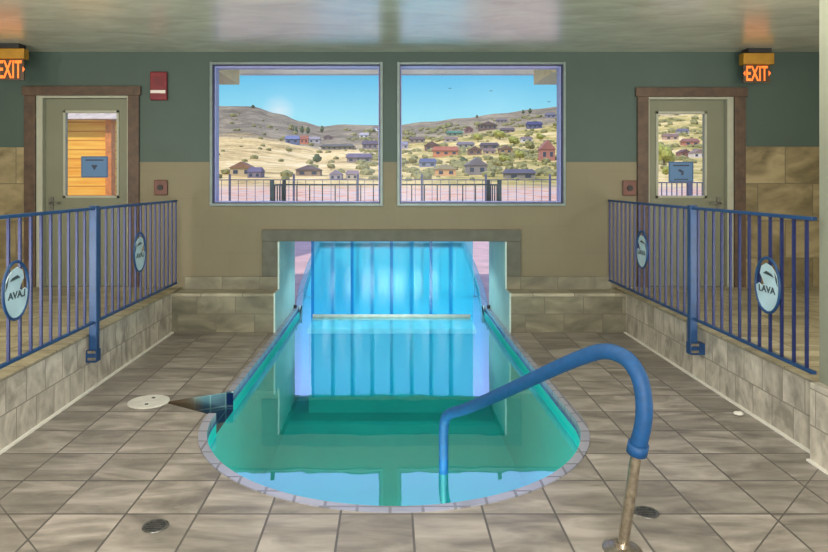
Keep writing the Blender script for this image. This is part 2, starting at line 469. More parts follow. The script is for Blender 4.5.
bs.face([(xl(5.07), 5.07, -.14), (xl(4.6), 4.6, -.14), (xl(4.6), 4.6, -1.2), (xl(5.07), 5.07, -1.2)])
bs.poly([(x, y, -1.2) for x, y in full])
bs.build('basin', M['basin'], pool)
# waterline tile band and coping, broken at the notch
bd, cp = MB(), MB()
def seg(i0, i1, s):
    pass
no = outline(0, 8.6); ni = outline(.055, 8.6)
def ringpts():
    """dense matched outer/inner points"""
    A = []
    for y in (8.6, 7.8, YB, 6.6, 6.2, 5.8, 5.4, 5.07, 4.8, 4.6): A.append(((side(y, 1), y), (side(y, 1, .055), y)))
    for k in range(0, 73):
        a = -PI*k/72
        A.append(((CX+1.31*math.cos(a), 4.54+1.31*math.sin(a)), (CX+1.255*math.cos(a), 4.54+1.255*math.sin(a))))
    A.append(((side(4.6, -1), 4.6), (side(4.6, -1, .055), 4.6)))
    A.append(None)
    for y in (5.07, 5.4, 5.8, 6.2, 6.6, YB, 7.8, 8.6): A.append(((side(y, -1), y), (side(y, -1, .055), y)))
    return A
R = ringpts()
for P0, P1 in zip(R, R[1:]):
    if P0 is None or P1 is None: continue
    (o0, i0), (o1, i1) = P0, P1
    z = .008
    cp.face([(*o0, z), (*o1, z), (*i1, z), (*i0, z)], smooth=False)
    cp.face([(*o0, -.05), (*o1, -.05), (*o1, z), (*o0, z)])
    cp.face([(*i0, -.045), (*i1, -.045), (*i1, z), (*i0, z)])
    bd.face([(*i0, -.03), (*i1, -.03), (*i1, -.07), (*i0, -.07)])
bmesh.ops.remove_doubles(cp.bm, verts=cp.bm.verts[:], dist=.0005)
bmesh.ops.remove_doubles(bd.bm, verts=bd.bm.verts[:], dist=.0005)
cp.build('coping', M['coping'], pool); bd.build('waterline_band', M['band'], pool)
# notch walls
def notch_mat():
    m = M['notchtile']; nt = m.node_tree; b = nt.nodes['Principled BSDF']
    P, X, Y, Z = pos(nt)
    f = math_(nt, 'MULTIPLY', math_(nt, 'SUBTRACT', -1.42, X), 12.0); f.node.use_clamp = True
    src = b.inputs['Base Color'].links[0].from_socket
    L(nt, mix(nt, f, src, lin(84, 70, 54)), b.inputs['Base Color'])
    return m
nt_ = [(side(4.6, -1, .055), 4.60), (side(4.6, -1), 4.60), (-1.66, 4.83), (-1.66, 4.87), (side(5.07, -1), 5.07), (side(5.07, -1, .055), 5.07)]
nw = MB()
for (x0, y0), (x1, y1) in zip(nt_, nt_[1:]): nw.face([(x0, y0, 0), (x1, y1, 0), (x1, y1, -.14), (x0, y0, -.14)])
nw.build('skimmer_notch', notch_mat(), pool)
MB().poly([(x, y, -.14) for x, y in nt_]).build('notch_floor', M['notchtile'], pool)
# water
wt = MB()
wt.poly([(x, y, WL) for x, y in full])
wt.poly([(x, y, WL) for x, y in nt_])
wo = wt.build('water', M['water'], pool)
if wo.data.polygons[0].normal.z < 0: wo.data.flip_normals()
# added pale slab with the sunlit water patch put into its colour
M['sunlit_patch'] = plain('pale sunlit water colour', lin(190, 240, 235), .4, var=.05)
MB().box(-1.02, 1.06, 7.95, 8.62, -.22, -.155).build('sunlit_slab', M['sunlit_patch'], pool, bevel=.01)
MB().box(-1.0, 1.04, 8.0, 8.6, -1.2, -.22).build('sunlit_slab_base', M['basin'], pool)
MB().tube([(-1.0, 8.42, WL+.012), (1.04, 8.42, WL+.012)], .028, 12).build('float_bar', plain('white float bar', lin(205, 205, 200), .4, var=.05), pool)
M['bolt'] = M['dark']
for x in (-1.235, 1.285):
    MB().box(x-.03, x+.03, 8.38, 8.44, .0, .045).build('anchor_bolt', M['bolt'], pool, bevel=.008)

# strip curtain
cur = empty('strip_curtain', (.02, 8.5, .97), 'translucent blue hanging strip curtain closing the swim-through opening', 'curtain')
MB().box(-1.25, 1.30, 8.46, 8.54, .93, .968).build('header_rail', M['steel'], cur)
proto = None
for i in range(1, 9):
    xc = -1.13+i*.2573
    y = 8.49 if i % 2 else 8.51
    if proto is None:
        s = MB(); nseg = 8; a = .157
        for k in range(nseg):
            u0, u1 = -a+2*a*k/nseg, -a+2*a*(k+1)/nseg
            f = lambda u: .006*math.cos(u/a*PI/2)
            s.face([(xc+u0, y-f(u0), WL-.02), (xc+u1, y-f(u1), WL-.02), (xc+u1, y-f(u1), .95), (xc+u0, y-f(u0), .95)], mi=int(k == 0), smooth=True)
        bmesh.ops.remove_doubles(s.bm, verts=s.bm.verts[:], dist=.0005)
        proto = s.build('strip', [M['strip'], M['stripedge']], cur); px0, py0 = xc, y
    else:
        c = proto.copy(); COL.objects.link(c); c.parent = cur; c.location = (xc-px0, y-py0, 0)

# ------------------------------------------------------------------ windows
def window(name, x0, x1, z0, z1):
    o = empty(name, ((x0+x1)/2, YW, z0), kind='structure')
    def rect(d0, d1, y0, y1):
        return MB().box(x0+d0, x0+d1, y0, y1, z0+d0, z1-d0).box(x1-d1, x1-d0, y0, y1, z0+d0, z1-d0).box(x0+d1, x1-d1, y0, y1, z0+d0, z0+d1).box(x0+d1, x1-d1, y0, y1, z1-d1, z1-d0)
    rect(0, .036, YW-.02, YO-.02).build('window_frame', M['winframe'], o, bevel=.004)
    rect(.036, .052, YW+.05, YO-.06).build('window_bead', M['winbead'], o)
    rect(.030, .040, YW-.024, YW+.06).build('dark_gasket', plain('dark blue gasket', lin(34, 42, 74), .5), o)
    MB().box(x0+.05, x1-.05, YW+.1, YW+.106, z0+.05, z1-.05).build('pane', M['glass'], o)
window('window_1', *OP['w1']); window('window_2', *OP['w2'])

# ------------------------------------------------------------------ doors
def door(name, x0, x1, z0, z1, jamb_side, lite, handle_side):
    o = empty(name, ((x0+x1)/2, YW, z0), kind='structure')
    t = .125
    MB().box(x0-t, x0, YW-.03, YW, z0, z1).box(x1, x1+t, YW-.03, YW, z0, z1).box(x0-t-.02, x1+t+.02, YW-.035, YW, z1, z1+.105).build('door_trim', M['wood'], o, bevel=.004)
    j = .02; jl = .07 if jamb_side < 0 else j; jr = .07 if jamb_side > 0 else j
    MB().box(x0, x0+jl, YW, YO, z0, z1).box(x1-jr, x1, YW, YO, z0, z1).box(x0+jl, x1-jr, YW, YO, z1-.025, z1).build('door_jamb', M['doorjamb'], o)
    a0, a1, b0, b1 = x0+jl+.003, x1-jr-.003, z0+.01, z1-.028
    l0, l1, m0, m1 = lite
    y0, y1 = YW+.06, YW+.105
    MB().box(a0, l0, y0, y1, b0, b1).box(l1, a1, y0, y1, b0, b1).box(l0, l1, y0, y1, b0, m0).box(l0, l1, y0, y1, m1, b1).build('door_leaf', M['door'], o)
    MB().box(l0, l0+.025, y0-.012, y1, m0, m1).box(l1-.025, l1, y0-.012, y1, m0, m1).box(l0, l1, y0-.012, y1, m0, m0+.025).box(l0, l1, y0-.012, y1, m1-.025, m1).build('glazing_bead', M['doorjamb'], o)
    MB().box(l0+.02, l1-.02, YW+.08, YW+.086, m0+.02, m1-.02).build('pane', M['glass'], o)
    hx = a0+.07 if handle_side < 0 else a1-.07
    h = MB().box(hx-.025, hx+.025, y0-.012, y0, 1.31, 1.47)
    h.tube([(hx, y0-.01, 1.40), (hx, y0-.05, 1.40), (hx-handle_side*.03, y0-.055, 1.40), (hx-handle_side*.12, y0-.055, 1.40)], .01, 10)
    h.build('handle', M['drainmetal'], o)
def wx(px, y=YW): return (px-390)/650*y
def wz(py, y=YW): return 1.65+(181-py)/650*y
door('door_1', *OP['d1'], -1, (wx(61), wx(117), wz(198), wz(110)), -1)
door('door_2', *OP['d2'], 1, (wx(658), wx(709), wz(198), wz(111)), 1)

def notice(x0, x1, z0, z1, label, blob):
    o = empty('notice_sign', ((x0+x1)/2, YW+.078, z0), label, 'sign')
    y = YW+.079
    MB().box(x0, x1, y-.004, y, z0, z1).build('border', M['signmid'], o)
    MB().box(x0+.015, x1-.015, y-.006, y-.004, z0+.015, z1-.015).build('sheet', M['signblue'], o)
    cx = (x0+x1)/2; cz = (z0+z1)/2
    m = MB(); m.box(x0+.05, x1-.05, y-.0075, y-.006, z1-.052, z1-.036)
    if blob == 'heart': P = [(-.035, .02), (-.02, .03), (0, .025), (.02, .03), (.035, .02), (.015, -.01), (0, -.035), (-.015, -.01)]
    else: P = [(-.035, .03), (-.01, .035), (.03, .01), (.025, -.03), (0, -.035), (.005, -.005), (-.03, .012)]
    m.prism([(cx+u, y-.006, cz-.005+v) for u, v in P], (0, -.0015, 0))
    if blob != 'heart': m.box(x0+.06, x1-.06, y-.0075, y-.006, z0+.025, z0+.036)
    m.build('print', M['signdark'], o)
notice(wx(78), wx(105), wz(177.5), wz(156), 'blue paper notice with dark heart-like mark taped to the left door glass', 'heart')
notice(wx(671.5), wx(696.5), wz(182), wz(161.5), 'blue paper notice with small dark figure taped to the right door glass', 'fig')

# ------------------------------------------------------------------ wall devices
fa = empty('fire_alarm', (-2.605, YW, 2.55), 'red fire alarm horn with white strobe on the green wall beside the left door', 'fire alarm')
MB().box(-2.70, -2.51, YW-.045, YW, 2.56, 2.88).build('housing', M['red'], fa, bevel=.012)
MB().box(-2.69, -2.52, YW-.06, YW-.045, 2.635, 2.672).build('strobe_lens', M['lens'], fa, bevel=.006)
g = MB()
for k in range(5): g.box(-2.66, -2.55, YW-.049, YW-.045, 2.72+k*.022, 2.73+k*.022)
g.build('grille', plain('dark red grille', lin(90, 14, 24), .5), fa)
for x, z, lab in ((-2.585, 1.576, 'small dull red call point on tan wall between left door and left window'), (2.70, 1.57, 'small dull red call point on tan wall between right window and right door')):
    cpn = empty('call_point', (x, YW, z-.055), lab, 'call point')
    MB().box(x-.075, x+.075, YW-.035, YW, z-.085, z+.085).build('housing', M['palered'], cpn, bevel=.01)
    MB().prism([(x+.032*math.cos(a*PI/6), YW-.035, z+.032*math.sin(a*PI/6)) for a in range(12)], (0, -.014, 0)).build('button', M['dark'], cpn)
    MB().box(x-.06, x+.06, YW-.038, YW-.035, z+.05, z+.07).build('label_strip', M['lens' if 0 else 'palered'], cpn)

def exit_sign(xc, y, ztop, hwid, hh, lw_, lh, label):
    o = empty('exit_sign', (xc, y, ztop), label, 'exit sign')
    MB().box(xc-hwid*.75, xc+hwid*.75, y-.07, y+.07, ztop-.03, CZ).build('canopy', M['dark'], o)
    MB().box(xc-hwid, xc+hwid, y-.05, y+.05, ztop-.03-hh, ztop-.03).build('housing', M['gold'], o, bevel=.006)
    zt = ztop-.03-hh
    MB().box(xc-hwid*.86, xc+hwid*.86, y-.008, y+.008, zt-lh-.03, zt).build('panel', M['exitpanel'], o)
    text_obj('lettering', 'EXIT', M['exit'], o, (xc, y-.011, zt-.012-lh/2), lh*1.42, width=lw_, depth=.004)
    for s in (-1, 1):
        x = xc+s*(lw_/2+.012); zc = zt-.012-lh/2
        MB().prism([(x, y-.009, zc+.03), (x+s*.022, y-.009, zc), (x, y-.009, zc-.03)], (0, -.004, 0)).build('chevron', M['exit'], o)
exit_sign(wx(756.5, 7.2), 7.2, 3.09, .17, .125, .235, .165, 'brass housed EXIT sign with lit orange letters right of the right door')
exit_sign(wx(10.5, 6.95), 6.95, 3.09, .17, .11, .25, .19, 'brass housed EXIT sign with lit orange letters left of the left door')

# ------------------------------------------------------------------ inside railings with emblems
def emblem(x, yc, zc, parent, mirror, face):
    x = x-face*.018
    e = empty('emblem', (0, 0, 0)); e.parent = parent; e.location = Vector((x, yc, zc))-wloc(parent)
    a, b = .135, .178
    pts = [(x, yc+a*math.cos(2*PI*k/40), zc+b*math.sin(2*PI*k/40)) for k in range(40)]
    MB().tube(pts, .0095, 8, closed=True).build('ring', M['blue'], e)
    sg = -1 if mirror else 1
    # right-hand emblem seen from the room: u runs to the viewer's right = toward the camera (-y)
    def P3(u, v): return (x, yc-sg*u*a if False else yc+(-u if face > 0 else u)*a*1.0, zc+v*b)
    shape = [(-.93, -.08)]
    for k in range(1, 14):
        t = PI+.1+(PI+.25)*k/14
        shape.append((.94*math.cos(t), .94*math.sin(t)))
    shape += [(.86, .30), (.62, .52), (.30, .72), (-.1, .80), (-.5, .66), (-.62, .38), (-.38, .18), (-.26, .02), (-.5, -.06), (-.7, .02)]
    # both emblems are the same cut plate; on the left railing it is seen from behind
    pl = MB().prism([Vector(P3(u if not mirror else -u, v))-Vector((.003, 0, 0)) for u, v in shape], (.006, 0, 0))
    pl.build('plate', M['emblem'], e)
    xf = x-face*.0045
    def Q(u, v): 
        p = P3(u if not mirror else -u, v); return (xf-.0012, p[1], p[2])
    d = MB()
    d.prism([Q(-.32+.0, .42), Q(-.05, .52), Q(.35, .45), Q(.55, .34), Q(.15, .38)], (.0024, 0, 0))
    d.prism([Q(.62, .5), Q(.8, .3), Q(.86, .05), Q(.72, .22)], (.0024, 0, 0))
    d.build('mountain_mark', M['emblemdark'], e)
    for sgn in ((1,) ):
        yflip = (face > 0) != mirror
        text_obj('lettering', 'LAVA', M['emblemdark'], e, (xf, yc, zc-.15*b), .062, width=a*1.35, depth=.003, axis='X', mirror=yflip)

def railing(x, y0, y1, zt, zb, posts, emblems, name, label, mirror, face, extra_near):
    o = empty(name, (x, (y0+y1)/2, zb), label, 'railing')
    MB().box(x-.018, x+.018, y0, y1, zt-.022, zt).build('top_rail', M['blue'], o, bevel=.004)
    MB().box(x-.014, x+.014, y0, y1, zb-.010, zb+.010).build('bottom_rail', M['blue'], o, bevel=.003)
    pr = None; y = y1-.012; yy0 = y
    while y > y0+.02:
        if not any(abs(y-q) < .05 for q in posts):
            if pr is None:
                pr = MB().box(x-.008, x+.008, y-.008, y+.008, zb, zt-.02).build('picket', M['bluebar'], o); yy0 = y
            else:
                c = pr.copy(); COL.objects.link(c); c.parent = o; c.location = (0, y-yy0, 0)
        y -= .1235
    for q in posts:
        pst = MB().box(x-.03, x+.03, q-.03, q+.03, .235, zt+.012).build('post', M['blue'], o, bevel=.005)
        fx0, fx1 = sorted((x-face*.035, x+face*.045)); 
        bx0, bx1 = (x-.034, XR) if face > 0 else (XL, x+.034)
        MB().box(bx0, bx1, q-.042, q+.042, .235, .33).build('mounting_bracket', M['blue'], pst, bevel=.005)
        for zz in (.265, .32):
            MB().box(x-.03, x+.03, q-.052, q-.045, zz-.01, zz+.01).build('bolt', M['steel'], pst)
    for q, zc in emblems: emblem(x, q, zc, o, mirror, face)
railing(-2.32, 3.35, YB-.01, 1.445, .545, [5.10], [(4.0, .977), (5.98, .995)], 'metal_railing', 'blue metal picket railing on the left raised curb with oval emblems', True, -1, 0)
railing(2.475, 3.79, YW-.02, 1.44, .53, [5.32], [(4.23, .972), (6.34, .98)], 'metal_railing', 'blue metal picket railing on the right raised curb ending at the pillar', False, 1, 0)

# ------------------------------------------------------------------ pool handrail
hr = empty('handrail', (1.035, 2.91, 0), 'blue sleeved curved handrail rising from the tiled deck into the pool', 'handrail')
def rp(s, z): return Vector((.34+.694*s, 4.12-1.21*s, z))
ctrl = [rp(0, -.9), rp(0, -.5), rp(0, -.12), rp(0, .06), rp(.015, .15), rp(.06, .205), rp(.184, .289), rp(.45, .50), rp(.72, .72), rp(.86, .825), rp(.93, .865), rp(.985, .872), rp(1.035, .852), rp(1.073, .79), rp(1.088, .70), rp(1.085, .60), rp(1.062, .47), rp(1.035, .25), rp(1.005, .0)]
def catmull(c, n=8):
    out = []
    for i in range(len(c)-1):
        p0, p1, p2, p3 = c[max(i-1, 0)], c[i], c[i+1], c[min(i+2, len(c)-1)]
        for k in range(n):
            t = k/n
            out.append(.5*((2*p1)+(-p0+p2)*t+(2*p0-5*p1+4*p2-p3)*t*t+(-p0+3*p1-3*p2+p3)*t*t*t))
    out.append(c[-1]); return out
path = catmull(ctrl)
MB().tube(path[16:], .0235, 16).build('steel_tube', M['steel'], hr)
MB().tube(path[:17], .0235, 16).build('submerged_tube', plain('steel tinted by water', lin(40, 96, 92), .6, .2), hr)  # green reflection tone of the water put into the steel colour
slv = path[2*8-2:16*8+1]
sl = MB().tube(slv, [.030+.006*min(1, i/60) for i in range(len(slv))], 20).build('rubber_sleeve', M['sleeve'], hr)
c0 = path[16*8]; c1 = path[16*8-2]
MB().tube([c0+(c0-c1)*.2, c1], .044, 20).build('sleeve_collar', M['sleeve'], sl)
MB().lathe((1.0375, 2.904, 0), [(.085, .0), (.085, .008), (.07, .016), (.035, .022), (.03, .04), (.024, .04)], 32).build('floor_flange', M['steel'], hr)

# ------------------------------------------------------------------ floor drains, lid, small items
def drain(x, y, label):
    o = empty('floor_drain', (x, y, 0), label, 'drain')
    MB().lathe((x, y, .0005), [(.046, .0), (.046, .004), (.060, .004), (.062, .0)], 32).build('rim', M['drainmetal'], o)
    MB().lathe((x, y, .0005), [(.046, .0005), (.046, .001)], 32).build('recess', M['dark'], o)
    g = MB()
    for k in range(-2, 3):
        hl = math.sqrt(.044**2-(k*.017)**2); g.box(x-hl, x+hl, y+k*.017-.004, y+k*.017+.004, .0015, .004)
    g.build('grate', M['drainmetal'], o)
drain(-1.12, 3.105, 'round metal floor drain in the wet tiles at the lower left')
drain(1.275, 3.235, 'round metal floor drain beside the foot of the blue handrail')
ld = empty('skimmer_lid', (-1.80, 4.85, 0), 'round white skimmer lid set in the floor left of the pool notch', 'lid')
MB().lathe((-1.80, 4.85, .0005), [(.15, 0), (.15, .006), (.142, .009), (.0001, .009)], 40).build('disc', M['lid'], ld)
for yy in (4.78, 4.92): MB().lathe((-1.79, yy, .0095), [(.014, 0), (.014, .001)], 14).build('finger_hole', M['dark'], ld)
ch = MB(); bmesh.ops.create_icosphere(ch.bm, subdivisions=2, radius=.03)
for v in ch.bm.verts:
    v.co = Vector((2.45+v.co.x*1.2, 4.57+v.co.y, .016+v.co.z*.5+.006*noise.noise(v.co*60)))
tag(ch.build('plaster_chip', M['caulk'], smooth=True), 'tiny white chip lying on the floor near the right curb', 'debris')

# ------------------------------------------------------------------ outdoors
M['patio'] = plain('pinkish patio', lin(205, 168, 160), .8, var=.1, scale=2)
pt = MB()
pt.face([(-14, YO, -.01), (side(YO, -1), YO, -.01), (side(8.6, -1), 8.6, -.01), (CX-1.43, 10, -.01), (CX-1.68, 13, -.01), (CX-2.03, 18.1, -.01), (CX-2.03, 22, -.01), (-14, 22, -.01)])
pt.face([(14, YO, -.01), (side(YO, 1), YO, -.01), (side(8.6, 1), 8.6, -.01), (CX+1.43, 10, -.01), (CX+1.68, 13, -.01), (CX+2.03, 18.1, -.01), (CX+2.03, 22, -.01), (14, 22, -.01)])
pt.face([(CX-2.03, 18.1, -.01), (CX+2.03, 18.1, -.01), (CX+2.03, 22, -.01), (CX-2.03, 22, -.01)])
tag(pt.build('patio', M['patio']), kind='structure')
oc = MB()
for s in (-1, 1):
    q = [(8.6, 1.275, 1.19), (10, 1.43, 1.35), (13, 1.68, 1.6), (18, 2.03, 1.95)]
    for (y0, o0, i0), (y1, o1, i1) in zip(q, q[1:]):
        oc.face([(CX+s*o0, y0, .0), (CX+s*o1, y1, .0), (CX+s*i1, y1, .0), (CX+s*i0, y0, .0)])
        oc.face([(CX+s*i0, y0, .0), (CX+s*i1, y1, .0), (CX+s*i1, y1, -.2), (CX+s*i0, y0, -.2)])
oc.face([(CX-2.03, 18.1, 0), (CX+2.03, 18.1, 0), (CX+2.03, 18, 0), (CX-2.03, 18, 0)])
oc.face([(CX-1.95, 18, 0), (CX+1.95, 18, 0), (CX+1.95, 18, -.2), (CX-1.95, 18, -.2)])
oc.build('outdoor_coping', M['coping'], pool)

# eave above the windows
tag(MB().box(-6.3, 6.3, YO, 8.75, 3.13, 3.25).box(-6.3, 6.3, 8.6, 8.75, 3.07, 3.3).build('eave', M['eave']), kind='structure')
for x0, x1, s in ((-2.45, -1.99, 'left'), (1.90, 2.36, 'right')):
    tag(MB().box(x0, x1, YO, 8.6, 2.925, 3.13).build('beam_'+s, M['beam']), kind='structure')

def pickets(o, pts, step, zb, zt, r, mat, rail=.02, along='x'):
    """railing along straight pieces pts [(x,y),...]"""
    for (x0, y0), (x1, y1) in zip(pts, pts[1:]):
        ln = math.hypot(x1-x0, y1-y0); k = max(1, int(round(ln/step)))
        a, b = sorted((x0, x1)); c, d = sorted((y0, y1))
        MB().box(a-rail, b+rail, c-rail, d+rail, zt-rail*1.4, zt).build('top_rail', mat, o)
        MB().box(a-rail*.8, b+rail*.8, c-rail*.8, d+rail*.8, zb+.08, zb+.08+rail*1.4).build('bottom_rail', mat, o)
        pr = None
        for i in range(k+1):
            x, y = x0+(x1-x0)*i/k, y0+(y1-y0)*i/k
            if pr is None:
                pr = MB().box(x-r, x+r, y-r, y+r, zb, zt).build('picket', mat, o); q = (x, y)
            else:
                e = pr.copy(); COL.objects.link(e); e.parent = o; e.location = (x-q[0], y-q[1], 0)
gd = empty('guard_railing', (0, 8.6, 1.09), 'dark teal guard railing on the tunnel roof just outside the two windows', 'railing')
pickets(gd, [(-1.40, 7.72), (-1.40, 8.6), (1.30, 8.6), (1.30, 7.72)], .172, 1.09, 1.612, .007, M['guard'], .014)
for x, y in ((-1.40, 7.72), (-1.40, 8.6), (1.30, 8.6), (1.30, 7.72)):
    MB().box(x-.022, x+.022, y-.022, y+.022, 1.09, 1.665).build('post', M['guard'], gd)
of = empty('picket_fence', (0, 20, 0), 'dark tall picket fence beyond the outdoor pool seen through both windows', 'fence')
pickets(of, [(-7, 20), (7, 20)], .26, 0, 1.70, .008, M['extfence'], .02)
for k in range(8):
    x = -6.9+k*1.97; MB().box(x-.03, x+.03, 19.97, 20.03, 0, 1.86).build('post', M['extfence'], of)
of2 = empty('picket_fence', (9.2, 19, 0), 'dark picket fence seen low through the right door glass', 'fence')
pickets(of2, [(7.2, 19), (11.2, 19)], .15, 0, 1.62, .013, M['extfence'], .025)
for x in (7.25, 8.75, 10.25): MB().box(x-.05, x+.05, 18.95, 19.05, 0, 1.8).build('post', M['extfence'], of2)

# timber outbuilding beyond the left door
def siding_mat():
    m, nt, b, o = new_mat('orange lap siding')
    P, X, Y, Z = pos(nt)
    fr = math_(nt, 'FRACT', math_(nt, 'MULTIPLY', Z, 1/.155))
    mp = N(nt, 'ShaderNodeMapping'); mp.inputs['Scale'].default_value = (.6, .6, 9); L(nt, P, mp.inputs[0])
    g = noise_(nt, mp.outputs[0], 2, 5)
    c = ramp(nt, g, [(.3, lin(240, 156, 44)), (.7, lin(255, 204, 84))])
    c = mix(nt, math_(nt, 'LESS_THAN', fr, .14), c, lin(214, 132, 40))
    L(nt, c, b.inputs['Base Color']); b.inputs['Roughness'].default_value = .7
    L(nt, c, b.inputs['Emission Color']); b.inputs['Emission Strength'].default_value = 0
    bump(nt, b, fr, .5, .02); return m
bl = empty('timber_building', (-7, 13, 0), 'orange timber sided building seen through the left door glass', 'building')
MB().box(-9.5, -4.72, 11, 15.5, 0, 2.95).build('wall', siding_mat(), bl)
MB().box(-4.79, -4.69, 10.94, 11.1, 0, 2.95).build('corner_board', plain('red brown board', lin(214, 130, 66), .7), bl)
rf = MB()
rf.prism([(-9.9, 10.75, 2.68), (-9.9, 15.75, 2.68), (-9.9, 13.25, 4.4)], (5.4, 0, 0)).build('roof', plain('pale roof and soffit', lin(190, 176, 160), .7), bl)

# ---- terrain
def er(t):  # ridge elevation over azimuth
    K = [(-1.2, .10), (-.7, .115), (-.45, .120), (-.27, .1155), (-.215, .1145), (-.17, .1035), (-.138, .092), (-.105, .0835), (-.07, .0875), (-.015, .086), (.012, .0862), (.06, .0905), (.11, .0965), (.17, .104), (.22, .110), (.26, .114), (.34, .13), (.5, .145), (.8, .13), (1.2, .12)]
    if t <= K[0][0]: return K[0][1]
    for (a, b), (c, d) in zip(K, K[1:]):
        if t <= c:
            u = (t-a)/(c-a); u = u*u*(3-2*u); return b+(d-b)*u
    return K[-1][1]
D0, D1 = 110.0, 700.0
def gfun(y):
    if y <= D0: return 0
    u = min(1, (y-D0)/(D1-D0)); return u**.8
def sm(a, b, v):
    u = max(0, min(1, (v-a)/(b-a))); return u*u*(3-2*u)
def tz(x, y):
    t = x/max(y, 1)
    z = 1.65*sm(50, 150, y)+er(t)*gfun(y)*y
    a = sm(120, 400, y)
    z += a*(noise.noise(Vector((x/60, y/60, 0)))*2.6+noise.noise(Vector((x/22, y/22, 3)))*.9)*(1-.6*sm(560, 700, y))
    if y > D1: z = z-(y-D1)*.2
    return z-.02
def terrain_mat():
    m, nt, b, o = new_mat('dry hillside')
    P, X, Y, Z = pos(nt)
    n1 = noise_(nt, P, .03, 6, .6); n2 = noise_(nt, P, .14, 5, .65); n3 = noise_(nt, P, .6, 4, .6)
    f = math_(nt, 'ADD', math_(nt, 'MULTIPLY', n1, .45), math_(nt, 'ADD', math_(nt, 'MULTIPLY', n2, .35), math_(nt, 'MULTIPLY', n3, .2)))
    grass = ramp(nt, f, [(.38, lin(136, 116, 70)), (.46, lin(196, 166, 108)), (.53, lin(232, 200, 136)), (.60, lin(240, 218, 170))])
    sage = ramp(nt, f, [(.38, lin(96, 98, 52)), (.46, lin(166, 150, 80)), (.53, lin(214, 186, 118)), (.60, lin(236, 212, 158))])
    dark = ramp(nt, f, [(.38, lin(96, 86, 70)), (.5, lin(134, 120, 96)), (.6, lin(170, 152, 120))])
    pink = ramp(nt, noise_(nt, P, .35, 5), [(.4, lin(206, 146, 118)), (.52, lin(222, 186, 160)), (.6, lin(190, 176, 168))])
    right = math_(nt, 'SMOOTHSTEP' if False else 'MULTIPLY', math_(nt, 'ADD', X, 20), .03); right.node.use_clamp = True
    c = mix(nt, right, grass, sage)
    far = math_(nt, 'MULTIPLY', math_(nt, 'SUBTRACT', math_(nt, 'ADD', Y, math_(nt, 'MULTIPLY', math_(nt, 'SUBTRACT', n1, .5), 220)), 400), .02); far.node.use_clamp = True
    fr_ = math_(nt, 'MULTIPLY', math_(nt, 'SUBTRACT', math_(nt, 'ADD', Y, math_(nt, 'MULTIPLY', math_(nt, 'SUBTRACT', n1, .5), 220)), 500), .02); fr_.node.use_clamp = True
    ff = math_(nt, 'ADD', math_(nt, 'MULTIPLY', far, math_(nt, 'SUBTRACT', 1.0, right)), math_(nt, 'MULTIPLY', fr_, right))
    c = mix(nt, ff, c, dark)
    near = math_(nt, 'MULTIPLY', math_(nt, 'SUBTRACT', 115, Y), .03); near.node.use_clamp = True
    c = mix(nt, near, c, pink)
    L(nt, c, b.inputs['Base Color']); b.inputs['Roughness'].default_value = .95; b.inputs['Specular IOR Level'].default_value = .1
    return m
tm = MB()
ys = [22+i*4 for i in range(22)]+[110+i*7 for i in range(50)]+[460+i*10 for i in range(27)]+[760, 860]
ts = [-1.1+i*2.2/220 for i in range(221)]
grid = [[tm.bm.verts.new((t*y, y, tz(t*y, y))) for t in ts] for y in ys]
for A, B in zip(grid, grid[1:]):
    for k in range(len(ts)-1):
        f = tm.bm.faces.new((A[k], A[k+1], B[k+1], B[k])); f.smooth = True
tag(tm.build('hillside', terrain_mat()), kind='structure')

def solve(px, py):
    """a spot on the hillside along a sight line"""
    t = (px-390)/650; last = None; y = 60.0
    while y < 690:
        e = (tz(t*y, y)-1.65)/y; yy = 181-650*e
        if yy <= py: return t*y, y
        y += 1.0
    return t*690, 690

_mc = {}
SITES = []
def hm(c, r=.8):
    if c not in _mc: _mc[c] = plain('paint %d %d %d' % c, lin(*c), r, var=.08, scale=.5)
    return _mc[c]
M['hglass'] = plain('dark panes', lin(60, 66, 80), .2, var=.1)
def house(px, py, wpx, hpx, wall, roof, label, name='house', gable=False):
    x, y = solve(px, py); z = tz(x, y)-.4
    W = wpx*1.15*y/650; Hh = hpx*1.1*y/650; D = max(W*.55, 4)
    SITES.append((x, y+D/2, W*.75))
    o = empty(name, (x, y, z), label, 'house')
    wh = Hh*.55+.4
    MB().box(x-W*.44, x+W*.44, y, y+D, z, z+wh).build('wall', hm(tuple(int(c*.82+sum(wall)/3*.18) for c in wall)), o)
    rb = MB(); ov = W*.06
    if gable:
        rb.prism([(x-W*.5, y-ov, z+wh), (x+W*.5, y-ov, z+wh), (x, y-ov, z+Hh+.4)], (0, D+2*ov, 0))
    else:
        A = [(x-W*.5, y-ov, z+wh), (x-W*.5, y+D+ov, z+wh), (x-W*.42, y+D/2, z+Hh+.4)]
        bmv = rb.bm
        a = [bmv.verts.new(p) for p in A]; b_ = [bmv.verts.new((2*x-p[0], p[1], p[2])) for p in A]
        bmv.faces.new(a); bmv.faces.new(b_[::-1])
        for i in range(3): bmv.faces.new((a[i], a[(i+1)%3], b_[(i+1)%3], b_[i]))
    rb.build('roof', hm(roof), o)
    k = max(2, int(W/3.5)); wn = MB()
    for i in range(k):
        cx = x-W*.44+W*.88*(i+.5)/k
        MB().box(cx-.09*W/k*2, cx+.09*W/k*2, y-.06, y, z+wh*.42, z+wh*.8).build('window', M['hglass'], o)
    return o
